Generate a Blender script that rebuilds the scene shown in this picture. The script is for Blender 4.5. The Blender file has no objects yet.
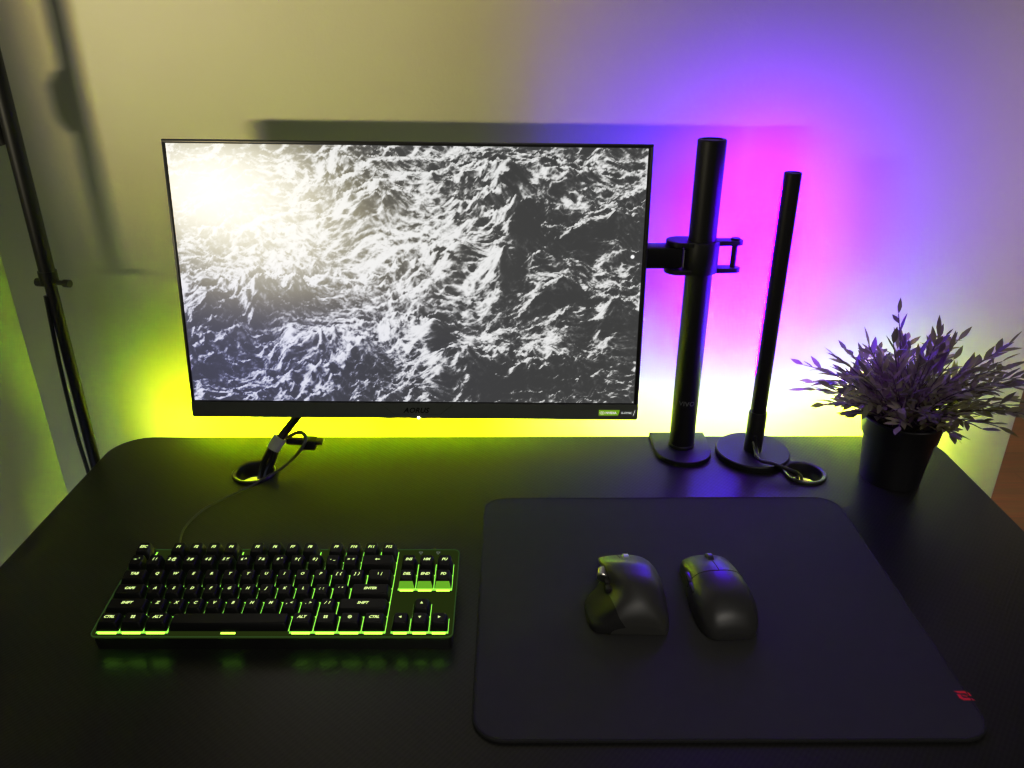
import bpy, bmesh, math, random
import numpy as np
from mathutils import Vector, Matrix
PI = math.pi
S = bpy.context.scene
C = S.collection
R = math.radians
# ------------------------------------------------------------------ metres; desk top is z = 0, back wall is +y
CAM_H, FPX, PITCH, YAW, ROLL = 0.5962, 784.4, 0.4340, 0.0012, -0.0013
DL, DR, DY, DF = -0.6167, 0.6594, 1.090, 0.30        # desk left, right, rear, front
WY, WL, WR = 1.147, -0.7636, 0.8301                  # back wall plane, left corner, right end
FLOOR = -0.75

# ------------------------------------------------------------------ materials
def nodes(name):
    m = bpy.data.materials.new(name); m.use_nodes = True
    nt = m.node_tree; nt.nodes.clear()
    out = nt.nodes.new('ShaderNodeOutputMaterial')
    return m, nt, out
def mat(name, col, rough=.5, metal=0., var=.15, scale=60., bump=0., bscale=None, spec=.5, sheen=0., coat=0.):
    m, nt, out = nodes(name)
    b = nt.nodes.new('ShaderNodeBsdfPrincipled')
    tc = nt.nodes.new('ShaderNodeTexCoord')
    n = nt.nodes.new('ShaderNodeTexNoise'); n.inputs['Scale'].default_value = scale; n.inputs['Detail'].default_value = 4
    nt.links.new(tc.outputs['Object'], n.inputs['Vector'])
    mx = nt.nodes.new('ShaderNodeMix'); mx.data_type = 'RGBA'
    mx.inputs['A'].default_value = (*[c*(1-var) for c in col], 1); mx.inputs['B'].default_value = (*[min(1, c*(1+var)) for c in col], 1)
    nt.links.new(n.outputs['Fac'], mx.inputs['Factor'])
    nt.links.new(mx.outputs['Result'], b.inputs['Base Color'])
    b.inputs['Roughness'].default_value = rough; b.inputs['Metallic'].default_value = metal
    b.inputs['Specular IOR Level'].default_value = spec
    b.inputs['Sheen Weight'].default_value = sheen
    b.inputs['Coat Weight'].default_value = coat
    if bump:
        n2 = nt.nodes.new('ShaderNodeTexNoise'); n2.inputs['Scale'].default_value = bscale or scale*4; n2.inputs['Detail'].default_value = 3
        nt.links.new(tc.outputs['Object'], n2.inputs['Vector'])
        bp = nt.nodes.new('ShaderNodeBump'); bp.inputs['Strength'].default_value = bump; bp.inputs['Distance'].default_value = .002
        nt.links.new(n2.outputs['Fac'], bp.inputs['Height']); nt.links.new(bp.outputs['Normal'], b.inputs['Normal'])
    nt.links.new(b.outputs['BSDF'], out.inputs['Surface'])
    return m
def emis(name, col, strength):
    m, nt, out = nodes(name)
    e = nt.nodes.new('ShaderNodeEmission'); e.inputs['Color'].default_value = (*col, 1); e.inputs['Strength'].default_value = strength
    nt.links.new(e.outputs['Emission'], out.inputs['Surface'])
    return m
def strip_mat(name, col, strength, stops):
    m, nt, out = nodes(name); L = nt.links.new
    tc = nt.nodes.new('ShaderNodeTexCoord'); sp = nt.nodes.new('ShaderNodeSeparateXYZ'); L(tc.outputs['Object'], sp.inputs[0])
    mr = nt.nodes.new('ShaderNodeMapRange'); mr.inputs['From Min'].default_value = -.6; mr.inputs['From Max'].default_value = .7; L(sp.outputs['X'], mr.inputs['Value'])
    cr = nt.nodes.new('ShaderNodeValToRGB'); e = cr.color_ramp.elements
    while len(e) > 1: e.remove(e[0])
    for i, (x, v) in enumerate(stops):
        k = e[0] if i == 0 else e.new((x+.6)/1.3)
        k.position = (x+.6)/1.3; k.color = (v, v, v, 1)
    L(mr.outputs['Result'], cr.inputs['Fac'])
    mu = nt.nodes.new('ShaderNodeMath'); mu.operation = 'MULTIPLY'; mu.inputs[1].default_value = strength; L(cr.outputs['Color'], mu.inputs[0])
    em = nt.nodes.new('ShaderNodeEmission'); em.inputs['Color'].default_value = (*col, 1); L(mu.outputs[0], em.inputs['Strength'])
    L(em.outputs['Emission'], out.inputs['Surface']); return m
def desk_mat():
    m, nt, out = nodes('carbon_weave_laminate')
    L = nt.links.new
    b = nt.nodes.new('ShaderNodeBsdfPrincipled'); tc = nt.nodes.new('ShaderNodeTexCoord')
    def wave(rot, sc):
        mp = nt.nodes.new('ShaderNodeMapping'); mp.inputs['Rotation'].default_value = (0, 0, rot)
        L(tc.outputs['Object'], mp.inputs['Vector'])
        w = nt.nodes.new('ShaderNodeTexWave'); w.inputs['Scale'].default_value = sc; w.inputs['Distortion'].default_value = 0
        L(mp.outputs['Vector'], w.inputs['Vector']); return w
    a = wave(R(40), 75); c = wave(R(-50), 38)
    mu = nt.nodes.new('ShaderNodeMath'); mu.operation = 'MULTIPLY_ADD'; mu.inputs[1].default_value = .75
    L(a.outputs['Fac'], mu.inputs[0])
    m2 = nt.nodes.new('ShaderNodeMath'); m2.operation = 'MULTIPLY'; m2.inputs[1].default_value = .3
    L(c.outputs['Fac'], m2.inputs[0]); L(m2.outputs[0], mu.inputs[2])
    n = nt.nodes.new('ShaderNodeTexNoise'); n.inputs['Scale'].default_value = 9; L(tc.outputs['Object'], n.inputs['Vector'])
    cr = nt.nodes.new('ShaderNodeMix'); cr.data_type = 'RGBA'
    cr.inputs['A'].default_value = (.010, .010, .010, 1); cr.inputs['B'].default_value = (.017, .017, .0165, 1)
    L(mu.outputs[0], cr.inputs['Factor']); L(cr.outputs['Result'], b.inputs['Base Color'])
    rr = nt.nodes.new('ShaderNodeMapRange'); rr.inputs['To Min'].default_value = DESK_R0; rr.inputs['To Max'].default_value = DESK_R1
    L(n.outputs['Fac'], rr.inputs['Value']); L(rr.outputs['Result'], b.inputs['Roughness'])
    bp = nt.nodes.new('ShaderNodeBump'); bp.inputs['Strength'].default_value = .13; bp.inputs['Distance'].default_value = .0005
    L(mu.outputs[0], bp.inputs['Height']); L(bp.outputs['Normal'], b.inputs['Normal'])
    b.inputs['Specular IOR Level'].default_value = DESK_SPEC
    L(b.outputs['BSDF'], out.inputs['Surface']); return m
def wood_mat():
    m, nt, out = nodes('wood_floor')
    L = nt.links.new
    b = nt.nodes.new('ShaderNodeBsdfPrincipled'); tc = nt.nodes.new('ShaderNodeTexCoord')
    br = nt.nodes.new('ShaderNodeTexBrick'); br.inputs['Scale'].default_value = 1; br.inputs['Brick Width'].default_value = 1.1
    br.inputs['Row Height'].default_value = .13; br.inputs['Mortar Size'].default_value = .0015
    br.inputs['Color1'].default_value = (.30, .125, .035, 1); br.inputs['Color2'].default_value = (.22, .085, .024, 1); br.inputs['Mortar'].default_value = (.17, .065, .02, 1)
    L(tc.outputs['Object'], br.inputs['Vector'])
    mp = nt.nodes.new('ShaderNodeMapping'); mp.inputs['Scale'].default_value = (3, 45, 1); L(tc.outputs['Object'], mp.inputs['Vector'])
    n = nt.nodes.new('ShaderNodeTexNoise'); n.inputs['Scale'].default_value = 2; n.inputs['Detail'].default_value = 6; L(mp.outputs['Vector'], n.inputs['Vector'])
    mx = nt.nodes.new('ShaderNodeMix'); mx.data_type = 'RGBA'; mx.blend_type = 'MULTIPLY'; mx.inputs['Factor'].default_value = .55
    L(br.outputs['Color'], mx.inputs['A']); L(n.outputs['Color'], mx.inputs['B'])
    L(mx.outputs['Result'], b.inputs['Base Color']); b.inputs['Roughness'].default_value = .4
    L(b.outputs['BSDF'], out.inputs['Surface']); return m
def wall_mat():
    m, nt, out = nodes('painted_plaster')
    L = nt.links.new
    b = nt.nodes.new('ShaderNodeBsdfPrincipled'); tc = nt.nodes.new('ShaderNodeTexCoord')
    n = nt.nodes.new('ShaderNodeTexNoise'); n.inputs['Scale'].default_value = 5; n.inputs['Detail'].default_value = 5; L(tc.outputs['Object'], n.inputs['Vector'])
    mx = nt.nodes.new('ShaderNodeMix'); mx.data_type = 'RGBA'
    mx.inputs['A'].default_value = (.70, .68, .63, 1); mx.inputs['B'].default_value = (.76, .74, .69, 1)
    L(n.outputs['Fac'], mx.inputs['Factor']); L(mx.outputs['Result'], b.inputs['Base Color'])
    b.inputs['Roughness'].default_value = .55; b.inputs['Specular IOR Level'].default_value = .25
    n2 = nt.nodes.new('ShaderNodeTexNoise'); n2.inputs['Scale'].default_value = 170; n2.inputs['Detail'].default_value = 3; L(tc.outputs['Object'], n2.inputs['Vector'])
    bp = nt.nodes.new('ShaderNodeBump'); bp.inputs['Strength'].default_value = .12; bp.inputs['Distance'].default_value = .002
    L(n2.outputs['Fac'], bp.inputs['Height']); L(bp.outputs['Normal'], b.inputs['Normal'])
    L(b.outputs['BSDF'], out.inputs['Surface']); return m
def leaf_mat():
    m, nt, out = nodes('leaf')
    L = nt.links.new
    b = nt.nodes.new('ShaderNodeBsdfPrincipled'); at = nt.nodes.new('ShaderNodeAttribute'); at.attribute_name = 'tone'
    cr = nt.nodes.new('ShaderNodeValToRGB'); e = cr.color_ramp.elements
    e[0].position = 0; e[0].color = (.11, .085, .06, 1); e[1].position = 1; e[1].color = (.48, .44, .20, 1)
    k = e.new(.45); k.color = (.22, .19, .09, 1)
    L(at.outputs['Fac'], cr.inputs['Fac']); L(cr.outputs['Color'], b.inputs['Base Color'])
    b.inputs['Roughness'].default_value = .45
    tr = nt.nodes.new('ShaderNodeBsdfTranslucent'); L(cr.outputs['Color'], tr.inputs['Color'])
    ms = nt.nodes.new('ShaderNodeMixShader'); ms.inputs['Fac'].default_value = .3
    L(b.outputs['BSDF'], ms.inputs[1]); L(tr.outputs['BSDF'], ms.inputs[2]); L(ms.outputs[0], out.inputs['Surface']); return m
def screen_mat():
    m, nt, out = nodes('lit_screen')
    at = nt.nodes.new('ShaderNodeAttribute'); at.attribute_name = 'picture'
    e = nt.nodes.new('ShaderNodeEmission'); e.inputs['Strength'].default_value = SCREEN_E
    nt.links.new(at.outputs['Color'], e.inputs['Color']); nt.links.new(e.outputs['Emission'], out.inputs['Surface']); return m

# ------------------------------------------------------------------ mesh helpers
def obj(name, bm, m, parent=None, smooth=35):
    me = bpy.data.meshes.new(name)
    bmesh.ops.recalc_face_normals(bm, faces=bm.faces)
    bm.to_mesh(me); bm.free()
    return link(name, me, m, parent, smooth)
def link(name, me, m, parent=None, smooth=35):
    if m and not me.materials: me.materials.append(m)
    if smooth is not None and len(me.polygons):
        me.polygons.foreach_set('use_smooth', [True]*len(me.polygons))
        me.set_sharp_from_angle(angle=R(smooth))
    o = bpy.data.objects.new(name, me); C.objects.link(o)
    if parent: o.parent = parent
    return o
def thing(name, label, cat, loc=(0, 0, 0), mtx=None, group=None):
    o = bpy.data.objects.new(name, None); C.objects.link(o); o.empty_display_size = .05
    if mtx is not None: o.matrix_world = mtx
    else: o.location = loc
    o['label'] = label; o['category'] = cat
    if group: o['group'] = group
    return o
def struct(name, bm, m, parent=None):
    o = obj(name, bm, m, parent); o['kind'] = 'structure'; return o
def new(): return bmesh.new()
def box(bm, x0, x1, y0, y1, z0, z1, bev=0, seg=2):
    t = bmesh.new(); bmesh.ops.create_cube(t, size=1)
    for v in t.verts: v.co = Vector(((x0+x1)/2+v.co.x*(x1-x0), (y0+y1)/2+v.co.y*(y1-y0), (z0+z1)/2+v.co.z*(z1-z0)))
    if bev: bmesh.ops.bevel(t, geom=list(t.edges), offset=bev, segments=seg, profile=.5, affect='EDGES')
    merge(bm, t); return bm
def merge(bm, t, mtx=None):
    me = bpy.data.meshes.new('tmp'); t.to_mesh(me); t.free()
    if mtx is not None: me.transform(mtx)
    bm.from_mesh(me); bpy.data.meshes.remove(me)
def tube(bm, pts, r, n=10, cap=True, rads=None):
    pts = [Vector(p) for p in pts]; rings = []; up = None
    for i, p in enumerate(pts):
        t = (pts[min(i+1, len(pts)-1)]-pts[max(i-1, 0)]).normalized()
        if up is None: up = Vector((0, 0, 1)) if abs(t.z) < .9 else Vector((1, 0, 0))
        a = t.cross(up).normalized(); up = a.cross(t).normalized()
        rr = rads[i] if rads else r
        rings.append([bm.verts.new(p+(a*math.cos(2*PI*k/n)+up*math.sin(2*PI*k/n))*rr) for k in range(n)])
    for A, B in zip(rings, rings[1:]):
        for k in range(n): bm.faces.new((A[k], A[(k+1) % n], B[(k+1) % n], B[k]))
    if cap:
        bm.faces.new(list(reversed(rings[0]))); bm.faces.new(rings[-1])
    return bm
def lathe(bm, prof, c=(0, 0, 0), n=40, close=True):
    # prof: (radius, z) pairs from the bottom axis to the top axis
    rings = []
    for r, z in prof:
        if r < 1e-6: rings.append([bm.verts.new((c[0], c[1], c[2]+z))])
        else: rings.append([bm.verts.new((c[0]+r*math.cos(2*PI*k/n), c[1]+r*math.sin(2*PI*k/n), c[2]+z)) for k in range(n)])
    for A, B in zip(rings, rings[1:]):
        for k in range(n):
            a = [A[0]] if len(A) == 1 else [A[k], A[(k+1) % n]]
            b = [B[0]] if len(B) == 1 else [B[(k+1) % n], B[k]]
            if len(a)+len(b) > 2: bm.faces.new(a+b)
    return bm
def spline(pts, n=8):
    P = [Vector(p) for p in pts]; P = [2*P[0]-P[1]]+P+[2*P[-1]-P[-2]]; out = []
    for i in range(1, len(P)-2):
        a, b, c, d = P[i-1:i+3]
        for k in range(n):
            t = k/n
            out.append(.5*((2*b)+(c-a)*t+(2*a-5*b+4*c-d)*t*t+(3*b-a-3*c+d)*t**3))
    out.append(P[-2]); return out
def rrect(x0, x1, y0, y1, r, n=6):
    rs = r if isinstance(r, (list, tuple)) else [r]*4
    o = []
    for (cx, cy, a0), rr in zip((((x0, y0, 180)), (x1, y0, 270), (x1, y1, 0), (x0, y1, 90)), rs):
        sx = 1 if cx == x0 else -1; sy = 1 if cy == y0 else -1
        for k in range(n+1):
            a = R(a0+90*k/n); o.append((cx+sx*rr+rr*math.cos(a), cy+sy*rr+rr*math.sin(a)))
    return o
def prism(bm, poly, z0, z1, bev=0, seg=2):
    t = bmesh.new()
    lo = [t.verts.new((x, y, z0)) for x, y in poly]; hi = [t.verts.new((x, y, z1)) for x, y in poly]
    n = len(poly)
    t.faces.new(list(reversed(lo))); top = t.faces.new(hi)
    for k in range(n): t.faces.new((lo[k], lo[(k+1) % n], hi[(k+1) % n], hi[k]))
    if bev: bmesh.ops.bevel(t, geom=list(top.edges), offset=bev, segments=seg, profile=.5, affect='EDGES')
    merge(bm, t); return bm
_txt = {}
def text_mesh(s, size, shear=0., extrude=0., bold=0.):
    key = (s, size, shear, extrude, bold)
    if key not in _txt:
        cu = bpy.data.curves.new('writing', 'FONT'); cu.body = s; cu.size = size; cu.shear = shear; cu.extrude = extrude; cu.offset = bold
        cu.align_x = 'CENTER'; cu.align_y = 'CENTER'; cu.resolution_u = 2
        o = bpy.data.objects.new('writing', cu); C.objects.link(o)
        dg = bpy.context.evaluated_depsgraph_get(); dg.update()
        me = bpy.data.meshes.new_from_object(o.evaluated_get(dg))
        bpy.data.objects.remove(o); bpy.data.curves.remove(cu); me.materials.clear(); _txt[key] = me
    return _txt[key].copy()
def cam_axes():
    f0 = Vector((math.sin(YAW)*math.cos(PITCH), math.cos(YAW)*math.cos(PITCH), -math.sin(PITCH)))
    r0 = Vector((math.cos(YAW), -math.sin(YAW), 0)); u0 = r0.cross(f0)
    return r0*math.cos(ROLL)+u0*math.sin(ROLL), u0*math.cos(ROLL)-r0*math.sin(ROLL), f0
def at(px, py, z=None, y=None):          # survey helper: a point of the room measured from the photograph
    r, u, f = cam_axes(); d = f+r*((px-512)/FPX)-u*((py-384)/FPX); o = Vector((0, 0, CAM_H))
    t = (z-CAM_H)/d.z if z is not None else y/d.y
    return o+d*t
SCR_W, SCR_H = 520, 292
SCREEN_E = 1.0
DESK_R0, DESK_R1, DESK_SPEC = .29, .36, .30
YEL_C, YEL_E = (.70, 1.0, 0), 160
PUR_C, PUR_E = (.125, .0, 1.0), 270
STRIP_X0, STRIP_X1 = -.535, .66
BAR_TURN, BAR_Z0 = 1, .13
M1_ROT, M2_ROT = .0, .045
POT_X, POT_Y = .5425, .965
WARM_P, WARM_T, WARM_E, WARM_C, WARM_S = (-1.0, .05, .41), (-.20, 1.147, 1.10), 3.1, (1, .89, .56), 82
HALL_E = 90
WORLD_C, WORLD_E = (1, .97, .95), .022
FILL_E = .62
DESK_FILL = 1.05
TONE = [(.02, .0165), (.07, .048), (.16, .108), (.36, .38), (.70, .78)]

def ocean(W=500,Hh=284):
    NX,NY=W,900
    U=np.linspace(0,1,NX)[None,:]+np.zeros((NY,1)); V=np.linspace(-.12,1,NY)[:,None]+np.zeros((1,NX))
    def perlin(fx,fy,seed,ox=0,oy=0):
        r=np.random.RandomState(seed); A=r.rand(256,256)*2*np.pi; GX,GY=np.cos(A),np.sin(A)
        X=(U+ox)*fx+60; Y=(V+oy)*fy+60
        xi=np.floor(X).astype(int); yi=np.floor(Y).astype(int); tx=X-xi; ty=Y-yi
        def g(a,b): 
            p,q=(yi+b)%256,(xi+a)%256; return GX[p,q]*(tx-a)+GY[p,q]*(ty-b)
        sx=tx*tx*tx*(tx*(tx*6-15)+10); sy=ty*ty*ty*(ty*(ty*6-15)+10)
        return ((g(0,0)*(1-sx)+g(1,0)*sx)*(1-sy)+(g(0,1)*(1-sx)+g(1,1)*sx)*sy)*1.5
    wx=perlin(5,5,1)*.04+perlin(16,16,2)*.012; wy=perlin(5,5,3)*.05+perlin(16,16,4)*.010
    rid=lambda fx,fy,s:np.clip(1-np.abs(perlin(fx,fy,s,wx,wy)),0,1)**2.0
    rg=lambda fx,fy,s,p:np.clip(1-np.abs(perlin(fx,fy,s,wx,wy)),0,1)**p
    env=.45+1.1*np.clip(perlin(5,6,40)*.8+.5,0,1)
    H=.045*rg(3.6,5.0,11,1.6)+.038*rg(7.5,11,12,1.8)+env*(.033*rg(16,24,13,1.7)+.024*rg(30,44,14,1.6)+.012*rg(54,78,15,1.4)+.0045*rg(95,130,16,1.2))
    H-=H.mean(); H*=.72
    peaks=PEAKS
    for (u,v,h,w,sk) in peaks:
        vg=(1.06-(v+h*.93))/1.12
        du=U+wx*.9-u; dv=V+wy*.9-vg
        r=np.abs(du)+.0001
        d=np.sqrt((du/1.25)**2+(dv*.9+sk*du)**2+.00002)
        H+=h*np.exp(-d/w)*(1+.35*perlin(14,14,51)*np.exp(-d/w/3))
    def blur(A,n):
        for ax in (0,1):
            for _ in range(2):
                A=sum(np.roll(A,k,ax) for k in range(-n,n+1))/(2*n+1)
        return A
    def slope(A):
        q=-np.gradient(A,axis=0)*.8+.30*np.gradient(A,axis=1)*NY/NX*-1*-1
        return q/q.std()
    gs=.42*slope(H)+.55*slope(blur(H,2))+.42*slope(blur(H,6))
    fine=sum((.85**k)*(np.abs(perlin(22*1.75**k,62*1.75**k,70+k,wx*.9+V*.25,wy*.9))**.7) for k in range(4))
    fine=(fine-fine.mean())/fine.std()
    s=(gs-np.median(gs))/gs.std()
    sh=.95*np.tanh(s*1.25)-.52*fine*(.72+.28/(1+np.exp(-(s+.5)*4)))+.12
    out=np.zeros((Hh,W)); hi=np.full(W,-1e9); rows=(1-(np.arange(Hh)+.5)/Hh)[:,None]; ed=np.zeros((Hh,W))
    for j in range(NY):
        sy=V[j,0]*1.12-.06+H[j]
        m=(rows<=sy[None,:])&(rows>hi[None,:])
        out=np.where(m,sh[j][None,:],out); hi=np.maximum(hi,sy)
    u=(np.arange(W)+.5)[None,:]/W; v=(np.arange(Hh)+.5)[:,None]/Hh
    g=lambda a,b,sa,sb:np.exp(-((u-a)/sa)**2-((v-b)/sb)**2)
    bias=.40*g(.36,.5,.22,.35)+.35*g(.5,.3,.16,.25)+.3*g(.2,.3,.25,.2)+.25*g(.5,.75,.12,.3)-.95*g(.66,.94,.13,.085)-.30*g(.92,.40,.12,.14)-.30*g(.04,.72,.10,.15)-.25*g(.2,.93,.2,.08)-.3*g(.9,.9,.15,.10)-.6*g(.86,.33,.11,.05)-1.35*g(.745,.27,.035,.065)-1.0*g(.735,.46,.035,.045)-1.0*g(.83,.565,.06,.03)-1.3*g(.575,.75,.03,.07)-.8*g(.36,.86,.08,.04)-.8*g(.60,.41,.06,.025)-.8*g(.25,.57,.05,.035)-.6*g(.13,.62,.05,.04)-.7*g(.95,.68,.04,.04)-.5*g(.72,.1,.03,.05)
    x=out+bias
    L=1/(1+np.exp(-(x-.12)*3.3))
    L=.072+.70*L**1.4
    col=np.stack([L,L,L*.985],-1)
    cool=(g(.1,.85,.35,.4))[...,None]
    col=col*(1-cool*.35*np.array([.35,.3,-.35]))+cool*np.array([.03,.03,.07])
    haze=(.75*g(.06,.15,.15,.17)+.42*g(.17,.2,.18,.22)+.25*g(.2,.40,.27,.24))[...,None]
    col=col*(1-np.clip(haze*.7,0,.9))+haze*np.array([1.2,1.12,.86])
    d=np.exp(-(((u-.978)*1.78)**2+(v-.403)**2)/(.0055**2))[...,None]
    col=np.maximum(col,d*2)
    return np.clip(col,0,1.6)
PEAKS=[(.708,.245,.19,.045,.15),(.695,.43,.17,.038,.2),(.715,.08,.12,.06,0),(.83,.53,.13,.07,-.1),(.955,.60,.15,.05,.2),
 (.635,.80,.17,.065,.1),(.565,.70,.13,.035,0),(.155,.50,.11,.045,.1),(.25,.54,.08,.035,0),(.40,.79,.09,.06,.2),(.34,.50,.06,.03,0),(.92,.24,.12,.05,.1),(.42,.18,.09,.05,.1),(.28,.80,.07,.05,0),(.80,.83,.10,.06,-.1),(.53,.10,.08,.05,.1),(.06,.62,.06,.06,0),(.60,.42,.08,.06,.4),(.17,.60,.08,.04,0)]
# ------------------------------------------------------------------ camera
cam = bpy.data.cameras.new('camera'); co = bpy.data.objects.new('camera', cam); C.objects.link(co)
r_, u_, f_ = cam_axes()
M = Matrix((r_, u_, -f_)).transposed().to_4x4(); M.translation = (0, 0, CAM_H); co.matrix_world = M
cam.sensor_width = 36; cam.lens = FPX/1024*36; cam.clip_start = .02; S.camera = co

M_DESK = desk_mat(); M_WALL = wall_mat(); M_WOOD = wood_mat(); M_LEAF = leaf_mat(); M_SCREEN = screen_mat()
M_EDGE = mat('desk_edge_band', (.05, .05, .05), .35)
M_PLAST = mat('black_plastic', (.012, .012, .012), .42, bump=.05, bscale=900)
M_PLAST2 = mat('black_plastic_satin', (.016, .016, .016), .33)
M_PAINT = mat('black_powder_coat', (.010, .010, .011), .45, bump=.06, bscale=1200, spec=.32)
M_RUB = mat('mouse_soft_coat', (.038, .038, .034), .42, bump=.03, bscale=1500)
M_RUB2 = mat('mouse_shell_plastic', (.032, .032, .031), .36, bump=.03, bscale=1500)
M_CLOTH = mat('woven_pad_cloth', (.022, .022, .023), .85, bump=.25, bscale=1600)
M_STITCH = mat('pad_stitching', (.008, .008, .009), .8, bump=.5, bscale=900)
M_CABLE = mat('cable_rubber', (.012, .013, .011), .4)
M_TIE = mat('grey_cable_tie', (.62, .70, .50), .5)
M_STEEL = mat('brushed_steel', (.55, .55, .54), .28, metal=1)
M_POT = mat('black_pot_plastic', (.010, .010, .012), .45, bump=.06, bscale=500)
M_SOIL = mat('dark_soil', (.02, .015, .01), .95, scale=200, var=.5, bump=.6, bscale=300)
M_STEM = mat('brown_stem', (.07, .05, .035), .6)
M_WHITEPAINT = mat('white_trim_paint', (.7, .69, .66), .4)
M_RED = mat('red_print', (.85, .015, .03), .6)
M_KEY = mat('keycap_plastic', (.005, .005, .005), .45, bump=.04, bscale=1500, spec=.3)
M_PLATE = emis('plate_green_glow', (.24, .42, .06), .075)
M_LED = emis('key_backlight', (.40, 1.0, .12), 1.1)
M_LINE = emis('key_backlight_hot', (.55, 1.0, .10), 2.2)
M_FRONT_GLOW = emis('key_front_painted_glow', (.30, .62, .04), .62)  # green light on the key fronts, painted as emission
M_LEGEND = emis('lit_legend', (.80, 1.0, .42), .95)
M_YEL = strip_mat('lime_led', YEL_C, YEL_E, [(-.55, 1.1), (-.40, 1.05), (-.05, .80), (.16, .35), (.46, .35), (.58, 1.2), (.66, 1.7)])
M_PUR = emis('purple_led', PUR_C, PUR_E)

# ------------------------------------------------------------------ the room
b = new(); box(b, -1.6, 4.2, -1.4, 3.0, FLOOR-.04, FLOOR); struct('floor', b, M_WOOD)
b = new(); box(b, WL-.10, WR, WY, WY+.10, FLOOR, 1.65); struct('wall_back', b, M_WALL)
b = new(); box(b, WL-.10, WL, .80, WY, FLOOR, 1.65); struct('wall_left', b, M_WALL)
b = new(); box(b, 1.0, 4.2, 2.90, 3.0, FLOOR, 1.65); struct('wall_far', b, M_WALL)
b = new(); box(b, 1.0, 4.2, 2.884, 2.90, FLOOR, FLOOR+.10, .004); struct('baseboard_far', b, M_WHITEPAINT)

# ------------------------------------------------------------------ desk with two cable grommets
GL, GR = (-.3735, .979), (.4235, .974); GRAD = .0308
desk = thing('desk', 'wide black desk with a carbon weave top and rounded corners along the back wall', 'desk', (0, 0, FLOOR))
def holed_top(outline, holes, z0, z1, bev):
    cu = bpy.data.curves.new('outline', 'CURVE'); cu.dimensions = '2D'; cu.fill_mode = 'BOTH'
    cu.extrude = (z1-z0)/2-bev; cu.bevel_depth = bev; cu.bevel_resolution = 2; cu.offset = -bev
    for poly in [outline]+holes:
        s = cu.splines.new('POLY'); s.points.add(len(poly)-1); s.use_cyclic_u = True
        for p, (x, y) in zip(s.points, poly): p.co = (x, y, 0, 1)
    o = bpy.data.objects.new('outline', cu); C.objects.link(o)
    dg = bpy.context.evaluated_depsgraph_get(); dg.update()
    me = bpy.data.meshes.new_from_object(o.evaluated_get(dg)); bpy.data.objects.remove(o); bpy.data.curves.remove(cu)
    me.transform(Matrix.Translation((0, 0, (z0+z1)/2))); me.materials.clear(); return me
circ = lambda c, r, n=48: [(c[0]+r*math.cos(2*PI*k/n), c[1]+r*math.sin(2*PI*k/n)) for k in range(n)]
OFF = Vector((0, 0, -FLOOR))
me = holed_top(rrect(DL, DR, DF, DY, .055, 10), [circ(GL, .0285), circ(GR, .0285)], -.019, 0, .0015)
me.transform(Matrix.Translation(OFF)); link('desktop', me, M_DESK, desk, 40)
for g in (GL, GR):
    b = new()
    lathe(b, [(.0247, -.0195), (.0247, .0028), (.0258, .0042), (.0295, .0046), (GRAD, .0032), (GRAD, .0002), (.0284, .0002), (.0284, -.0195), (.0247, -.0195)], (g[0], g[1], -FLOOR), 48)
    obj('cable_grommet', b, M_PLAST2, desk, 50)
for sx in (DL+.12, DR-.12):
    b = new()
    box(b, sx-.035, sx+.035, .66, .74, -FLOOR-.70, -FLOOR-.05, .004); box(b, sx-.035, sx+.035, .36, 1.04, -FLOOR-.05, -FLOOR-.019, .004)
    box(b, sx-.035, sx+.035, .38, 1.02, 0, .05, .006)
    obj('desk_leg', b, M_PAINT, desk)
b = new(); box(b, DL+.15, DR-.15, .69, .71, -FLOOR-.14, -FLOOR-.05, .003); obj('cross_bar', b, M_PAINT, desk)
b = new(); box(b, STRIP_X0, STRIP_X1, DY+.0005, DY+.0035, -FLOOR-.0165, -FLOOR-.0065)
so = obj('led_strip', b, M_YEL, desk); so['label'] = 'lime green glowing strip along the rear edge'

# ------------------------------------------------------------------ monitor
MW, MH = .6119, .3624
ma, mb, mr = -.0082, .1330, -.0134
r0 = Vector((math.cos(ma), -math.sin(ma), 0)); n0 = Vector((math.sin(ma), math.cos(ma), 0)); u0 = Vector((0, 0, 1))*math.cos(mb)+n0*math.sin(mb)
mrx = r0*math.cos(mr)+u0*math.sin(mr); mup = u0*math.cos(mr)-r0*math.sin(mr); mbk = mup.cross(mrx)
MM = Matrix((mrx, mbk, mup)).transposed().to_4x4(); MM.translation = (-.1293, .9870, .2802)
mon = thing('monitor', 'wide black monitor showing a stormy grey sea, held up by the arm on the pole', 'monitor', mtx=MM)
sx0, sx1, sz0, sz1 = -MW/2+.0045, MW/2-.0062, -MH/2+.0215, MH/2-.0048
b = new()
box(b, -MW/2, MW/2, 0, .011, MH/2-.0042, MH/2, .0008); box(b, -MW/2, -MW/2+.0036, 0, .011, -MH/2+.018, MH/2-.004, .0008)
box(b, MW/2-.0042, MW/2, 0, .011, -MH/2+.018, MH/2-.004, .0008); box(b, -MW/2+.003, MW/2-.003, .0012, .010, -MH/2+.01, MH/2-.003)
obj('bezel', b, M_PLAST2, mon)
b = new(); prism(b, rrect(-MW/2, MW/2, -MH/2-.0020, -MH/2+.0195, [.003, .003, .0006, .0006], 4), 0, .013, .0008)
b.transform(Matrix(((1, 0, 0, 0), (0, 0, 1, -.0012), (0, 1, 0, 0), (0, 0, 0, 1))))
obj('chin', b, mat('chin_plastic', (.10, .11, .09), .45), mon)
b = new(); t = bmesh.new(); lo = rrect(-.28, .28, -.155, .155, .02, 4); hi = rrect(-.15, .15, -.11, .10, .02, 4)
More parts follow.
